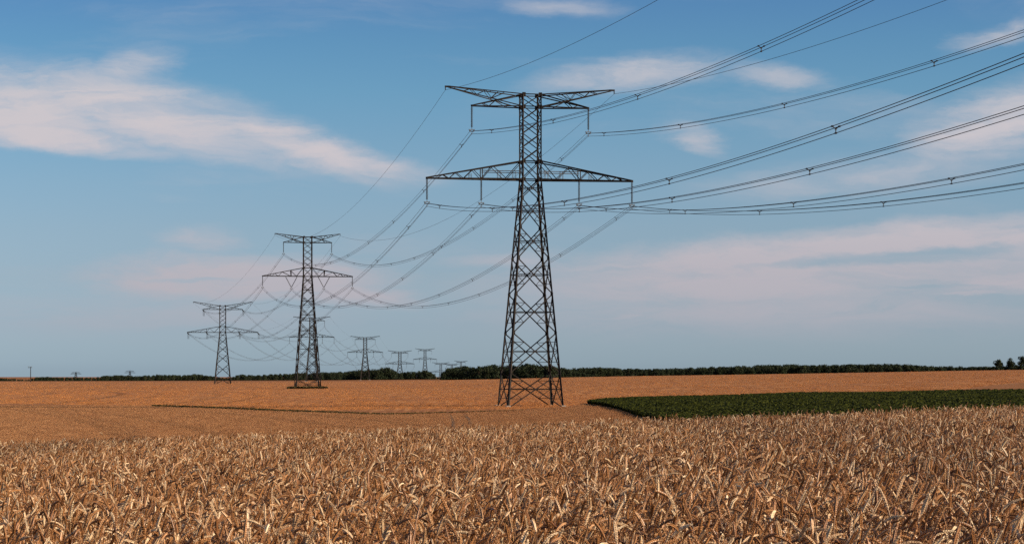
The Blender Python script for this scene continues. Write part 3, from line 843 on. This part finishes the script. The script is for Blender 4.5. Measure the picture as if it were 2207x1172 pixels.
gn_instances('green_crop', np.column_stack([x, y, ground(x, y) + CAMZ]), np.column_stack([np.zeros((len(x), 2)), rng.uniform(0, 6.28, len(x))]),
             np.column_stack([h * 1.15, h * 1.15, h * 1.15]), rng.integers(0, 6, len(x)), crop_variants(), 'strip of low dark green leafy crop between the two wheat fields', 'crop')

# short cut straw standing on the valley slope, and a grassy verge along the field track
M_STUB = m_leaf('cut_straw', (.29, .14, .062), (.62, .36, .18), .7)
def stub_variants():
    out = []
    for i in range(5):
        r = np.random.default_rng(500 + i); V = []; F = []
        for j in range(9):
            x0, y0 = r.uniform(-.22, .22, 2); a = r.uniform(0, 6.28); h = r.uniform(.07, .17); w = r.uniform(.006, .016); lx_, ly_ = r.normal(0, .03, 2)
            o = len(V)
            V += [(x0 - w * math.cos(a), y0 - w * math.sin(a), 0), (x0 + w * math.cos(a), y0 + w * math.sin(a), 0), (x0 + lx_, y0 + ly_, h)]
            V += [(x0 - w * math.sin(a), y0 + w * math.cos(a), 0), (x0 + w * math.sin(a), y0 - w * math.cos(a), 0)]
            F += [(o, o + 1, o + 2), (o + 3, o + 4, o + 2)]
        out.append(mesh('straw_tuft', V, F, [M_STUB]))
    return out
N = 70000
d = 150 + 260 * rng.random(N) ** 1.2; u = rng.uniform(-.27, .07, N); x = u * d
keep = (d < np.interp(u, FW_U, FW_D) - 2) & ~in_strip(x, d, -1.0) & (np.abs(np.abs(x - RUT(d)) - .97) > .22); x = x[keep]; y = d[keep]; n = len(x)
k_ = rng.uniform(.7, 1.5, n)
gn_instances('stubble', np.column_stack([x, y, ground(x, y) + CAMZ]), np.column_stack([np.zeros((n, 2)), rng.uniform(0, 6.28, n)]),
             np.column_stack([k_ * 1.3, k_ * 1.3, k_]), rng.integers(0, 5, n), stub_variants(), 'short cut straw covering the slope behind the foreground wheat', 'stubble')
# ear heads standing out of the far wheat canopy
M_HEAD = m_leaf('far_wheat_heads', (.30, .115, .036), (.86, .45, .175), .7)
def head_variants():
    out = []
    for i in range(5):
        r = np.random.default_rng(700 + i); V = []; F = []
        for j in range(14):
            x0, y0 = r.uniform(-.3, .3, 2); a = r.uniform(0, 6.28); h = r.uniform(.08, .24); w = r.uniform(.012, .03); lx_, ly_ = r.normal(0, .05, 2)
            o = len(V)
            V += [(x0 - w * math.cos(a), y0 - w * math.sin(a), -.15), (x0 + w * math.cos(a), y0 + w * math.sin(a), -.15), (x0 + lx_, y0 + ly_, h)]
            V += [(x0 - w * math.sin(a), y0 + w * math.cos(a), -.15), (x0 + w * math.sin(a), y0 - w * math.cos(a), -.15)]
            F += [(o, o + 1, o + 2), (o + 3, o + 4, o + 2)]
        out.append(mesh('wheat_heads', V, F, [M_HEAD]))
    return out
N = 110000
u = rng.uniform(-.27, .27, N); d = 1 / rng.uniform(1 / 1380, 1 / 345, N); d0_ = np.interp(u, FW_U, FW_D)
keep = d > d0_ + 4; u = u[keep]; d = d[keep]; x = u * d; n = len(x)
hh = .56 * np.clip(np.log(d / d0_[keep]) / np.log(1400 / d0_[keep]) * 69 / 14, 0, 1)
k_ = rng.uniform(.7, 1.3, n) * np.clip(d / 600, .8, 1.6)
gn_instances('far_wheat_heads', np.column_stack([x, d, ground(x, d) + CAMZ + hh]), np.column_stack([np.zeros((n, 2)), rng.uniform(0, 6.28, n)]),
             np.column_stack([k_, k_, np.clip(k_, .8, 1.1)]), rng.integers(0, 5, n), head_variants(), 'ears standing over the distant orange wheat field', 'wheat')
M_DRYG = m_leaf('dry_grass_leaf', (.05, .05, .016), (.15, .11, .04), .7)
N = 2600
u = rng.uniform(-.155, .005, N); d = np.interp(u, FW_U, FW_D) - 5 + rng.normal(0, 1.6, N); x = u * d
h = rng.uniform(.2, .6, N) * np.clip(1.15 - (u + .15) * 5, .35, 1)
gn_instances('verge_grass', np.column_stack([x, d, ground(x, d) + CAMZ]), np.column_stack([np.zeros((N, 2)), rng.uniform(0, 6.28, N)]),
             np.column_stack([h * 1.5, h * 1.5, h]), rng.integers(0, 4, N), crop_variants(M_DRYG)[:4], 'ragged grass along the field track on the left', 'grass')

# uncut grass round the feet of the second tower
N = 700
c = towers[1]['pos']; x = c.x + rng.normal(0, 3.2, N).clip(-6, 6); y = c.y + rng.normal(0, 3.2, N).clip(-6, 6)
h = rng.uniform(.8, 2.0, N)
gn_instances('rough_grass', np.column_stack([x, y, ground(x, y) + CAMZ + .3]), np.column_stack([np.zeros((N, 2)), rng.uniform(0, 6.28, N)]),
             np.column_stack([h * 1.6, h * 1.6, h]), rng.integers(0, 4, N), crop_variants(M_DRYG)[:4], 'uncut green weeds around the feet of the second largest tower', 'grass')

# ------------------------------------------------------------------ foreground wheat
def m_straw(name, c1, c2, c3, rough=.55, spec=.35):
    m, T, b = mat(name, rough, spec)
    oi = T.n('ShaderNodeObjectInfo').outputs['Random']
    tc = T.n('ShaderNodeTexCoord').outputs['Object']
    n = T.noise(tc, 90, 2)
    c = T.ramp(oi, [(0, c1), (.62, c2), (1, c3)])
    c = T.mix(T.math('MULTIPLY', T.mapr(n.outputs[0], .4, .7), .4), c, (*[q * .62 for q in c1], 1))
    T.l.new(c, b.inputs['Base Color'])
    return m
M_EAR = m_straw('wheat_ear', (.26, .11, .038), (.54, .27, .105), (.95, .74, .47), .42, .5)
M_STEM = m_straw('wheat_stem', (.09, .037, .013), (.22, .10, .036), (.52, .31, .14), .4, .5)  # stems darkened below the ears: shade of the gaps put into their colour
M_BLADE = m_straw('wheat_leaf', (.10, .04, .014), (.20, .095, .036), (.50, .32, .15), .5, .4)  # leaves darkened likewise, shade between stalks painted into the colour

def stalk_parts(seed):
    r = np.random.default_rng(seed)
    H = r.uniform(.83, .93); kind = r.random()
    bend = R(r.uniform(10, 55)) if kind < .18 else (R(r.uniform(65, 125)) if kind < .52 else R(r.uniform(125, 200)))
    lean = R(r.uniform(0, 9)); L = r.uniform(.055, .080)
    neck = r.uniform(.03, .08)
    # spine in the x-z plane: straight stem, bending neck, curving ear
    pts = []; tan = []
    p = np.array([0.0, 0.0]); a = lean * .2
    ns = 6; sl = (H - neck * .5) / ns
    pts.append(p.copy()); tan.append(a)
    for i in range(ns):
        p = p + sl * np.array([math.sin(a), math.cos(a)]); a = lean * (.2 + .8 * (i + 1) / ns); pts.append(p.copy()); tan.append(a)
    nn = 5
    for i in range(nn):
        a += bend * .52 / nn; p = p + neck / nn * np.array([math.sin(a), math.cos(a)]); pts.append(p.copy()); tan.append(a)
    stem = [(q[0], 0, q[1]) for q in pts]
    SV = []; SF = []
    tube(SV, SF, stem, list(np.linspace(.0021, .0013, len(stem))), 4)
    EV = []; EF = []
    nsp = 9; core = [(p[0], 0, p[1])]
    twist = r.uniform(0, 3.14)
    def spikelet(c, dirv, side, ln, wd):
        o = len(EV); b = dirv.cross(side).normalized(); s2 = b.cross(dirv).normalized()
        EV.append(tuple(c))
        for k, t in ((0, .38),):
            m_ = c + dirv * ln * t
            for (x_, y_) in ((1, 0), (0, 1), (-1, 0), (0, -1)): EV.append(tuple(m_ + s2 * x_ * wd * .62 + b * y_ * wd * .55))
        EV.append(tuple(c + dirv * ln))
        for k in range(4):
            k2 = (k + 1) % 4; EF.append((o, o + 1 + k2, o + 1 + k)); EF.append((o + 5, o + 1 + k, o + 1 + k2))
    for i in range(nsp):
        a += bend * .48 / nsp; stp = L / nsp
        p = p + stp * np.array([math.sin(a), math.cos(a)]); core.append((p[0], 0, p[1]))
        T_ = Vector((math.sin(a), 0, math.cos(a))); N0 = Vector((math.cos(a), 0, -math.sin(a))); B0 = Vector((0, 1, 0))
        prof = math.sin(math.pi * (.16 + .8 * i / nsp)) ** .6
        for sd in (0, 1):
            th = twist + math.pi * sd
            side = N0 * math.cos(th) + B0 * math.sin(th)
            for off in (-.7, .7):
                th2 = th + off * .85; s3 = N0 * math.cos(th2) + B0 * math.sin(th2)
                dv = (T_ + s3 * r.uniform(.30, .46)).normalized()
                spikelet(Vector((p[0], 0, p[1])) + s3 * .0015 - T_ * (.004 * sd), dv, s3, 0.0112 * (.75 + .3 * prof), .0037 * prof * r.uniform(.85, 1.15))
    tube(EV, EF, core, .002, 4)
    spikelet(Vector((p[0], 0, p[1])), Vector((math.sin(a), 0, math.cos(a))), Vector((0, 1, 0)), .014, .006)
    LV = []; LF = []
    for j in range(r.integers(1, 3)):
        z0 = r.uniform(.55, .82) * H; x0 = np.interp(z0, [q[1] for q in pts[:ns + 1]], [q[0] for q in pts[:ns + 1]])
        aa = r.uniform(0, 6.28); ln = r.uniform(.10, .22); w = r.uniform(.0018, .0038); e = R(r.uniform(10, 40)); cr = R(r.uniform(60, 150))
        q = np.array([x0, 0, z0]); o = len(LV); K = 6; tw = r.uniform(-1.5, 1.5)
        for k in range(K + 1):
            t = k / K; ww = w * (1 - t) ** .5 * (1 if k else .6) + .0006
            sdv = Vector((-math.sin(aa), math.cos(aa), 0)); up = Vector((math.cos(aa) * math.cos(e), math.sin(aa) * math.cos(e), -math.sin(e)))
            sd = sdv * math.cos(tw * t) + up * math.sin(tw * t)
            for s in (-1, 1): LV.append(tuple(Vector(q) + sd * ww * s))
            q = q + ln / K * np.array([math.cos(aa) * math.sin(e), math.sin(aa) * math.sin(e), math.cos(e)]); e += cr / K
        for k in range(K): LF.append((o + 2 * k, o + 2 * k + 1, o + 2 * k + 3, o + 2 * k + 2))
    return (SV, SF), (EV, EF), (LV, LF), pts[-1]
NV = 28
WV = []; WJ = []
for i in range(NV):
    S_, E_, L_, tip = stalk_parts(900 + i)
    ms = mesh('stem', *S_, [M_STEM], smooth=True); meE = mesh('ear', *E_, [M_EAR]); ml = mesh('leaf', *L_, [M_BLADE], smooth=True)
    V = S_[0] + E_[0] + L_[0]; a, b_ = len(S_[0]), len(S_[0]) + len(E_[0])
    F = list(S_[1]) + [tuple(a + q for q in f) for f in E_[1]] + [tuple(b_ + q for q in f) for f in L_[1]]
    mi = [0] * len(S_[1]) + [1] * len(E_[1]) + [2] * len(L_[1])
    WV.append((ms, meE, ml, tip)); WJ.append(mesh('wheat_stalk', V, F, [M_STEM, M_EAR, M_BLADE], mi))

def scatter_wheat():
    X = []; Y = []
    for (y0, y1, dens) in ((4.5, 12, 520), (12, 22, 470), (22, 34, 380), (34, 46, 140)):
        yy = np.linspace(y0, y1, 9)
        for a, b in zip(yy, yy[1:]):
            hw = .235 * b + 1.6; n = int(2 * hw * (b - a) * dens)
            X.append(rng.uniform(-hw, hw, n)); Y.append(rng.uniform(a, b, n))
    return np.concatenate(X), np.concatenate(Y)
x, y = scatter_wheat()
n = len(x)
hz = .5 + .5 * np.sin(x * 1.3 + .6 * np.sin(y * .9)) * np.sin(y * .8 + 1.1 * np.sin(x * .7))
s = rng.normal(1.0, .032, n) + .045 * (hz - .5)
rz = np.where(rng.random(n) < .55, rng.uniform(0, 6.283, n), rng.normal(-.5, .9, n))
tx = rng.normal(0, .07, n); ty = rng.normal(0, .07, n)
lod = rng.random(n) < .06
tx[lod] += rng.normal(0, .22, lod.sum()); ty[lod] += rng.normal(0, .22, lod.sum())
vid = rng.integers(0, NV, n)
z = ground(x, y) + CAMZ
# the nearest stalks in the picture are objects of their own
ez = z - CAMZ + s * np.array([WV[v][3][1] for v in vid]) * np.cos(tx) * np.cos(ty)
ex = x + s * np.array([WV[v][3][0] for v in vid]) * np.cos(rz) + np.sin(ty) * s * .9
py = CY - FPX * ez / y; ppx = CX + FPX * ex / y
vis = (py < 1168) & (ppx > 4) & (ppx < 2203)
order = np.argsort(np.where(vis, y, 1e9))[:300]
sel = np.zeros(n, bool); sel[order] = True
gn_instances('wheat_crop', np.column_stack([x, y, z])[~sel], np.column_stack([tx, ty, rz])[~sel], np.repeat(s[~sel, None], 3, 1), vid[~sel], WJ,
             'dense golden brown ripe wheat filling the foreground', 'wheat')
for i in order:
    ms, meE, ml, tip = WV[vid[i]]
    o = obj('wheat_stalk', ms, None, (x[i], y[i], z[i])); o.rotation_euler = (tx[i], ty[i], rz[i]); o.scale = (s[i],) * 3
    tag(o, 'ripe wheat stalk with a nodding ear at the very front of the field', 'wheat stalk', 'nearest wheat stalks')
    obj('ear', meE, o); obj('leaf', ml, o)
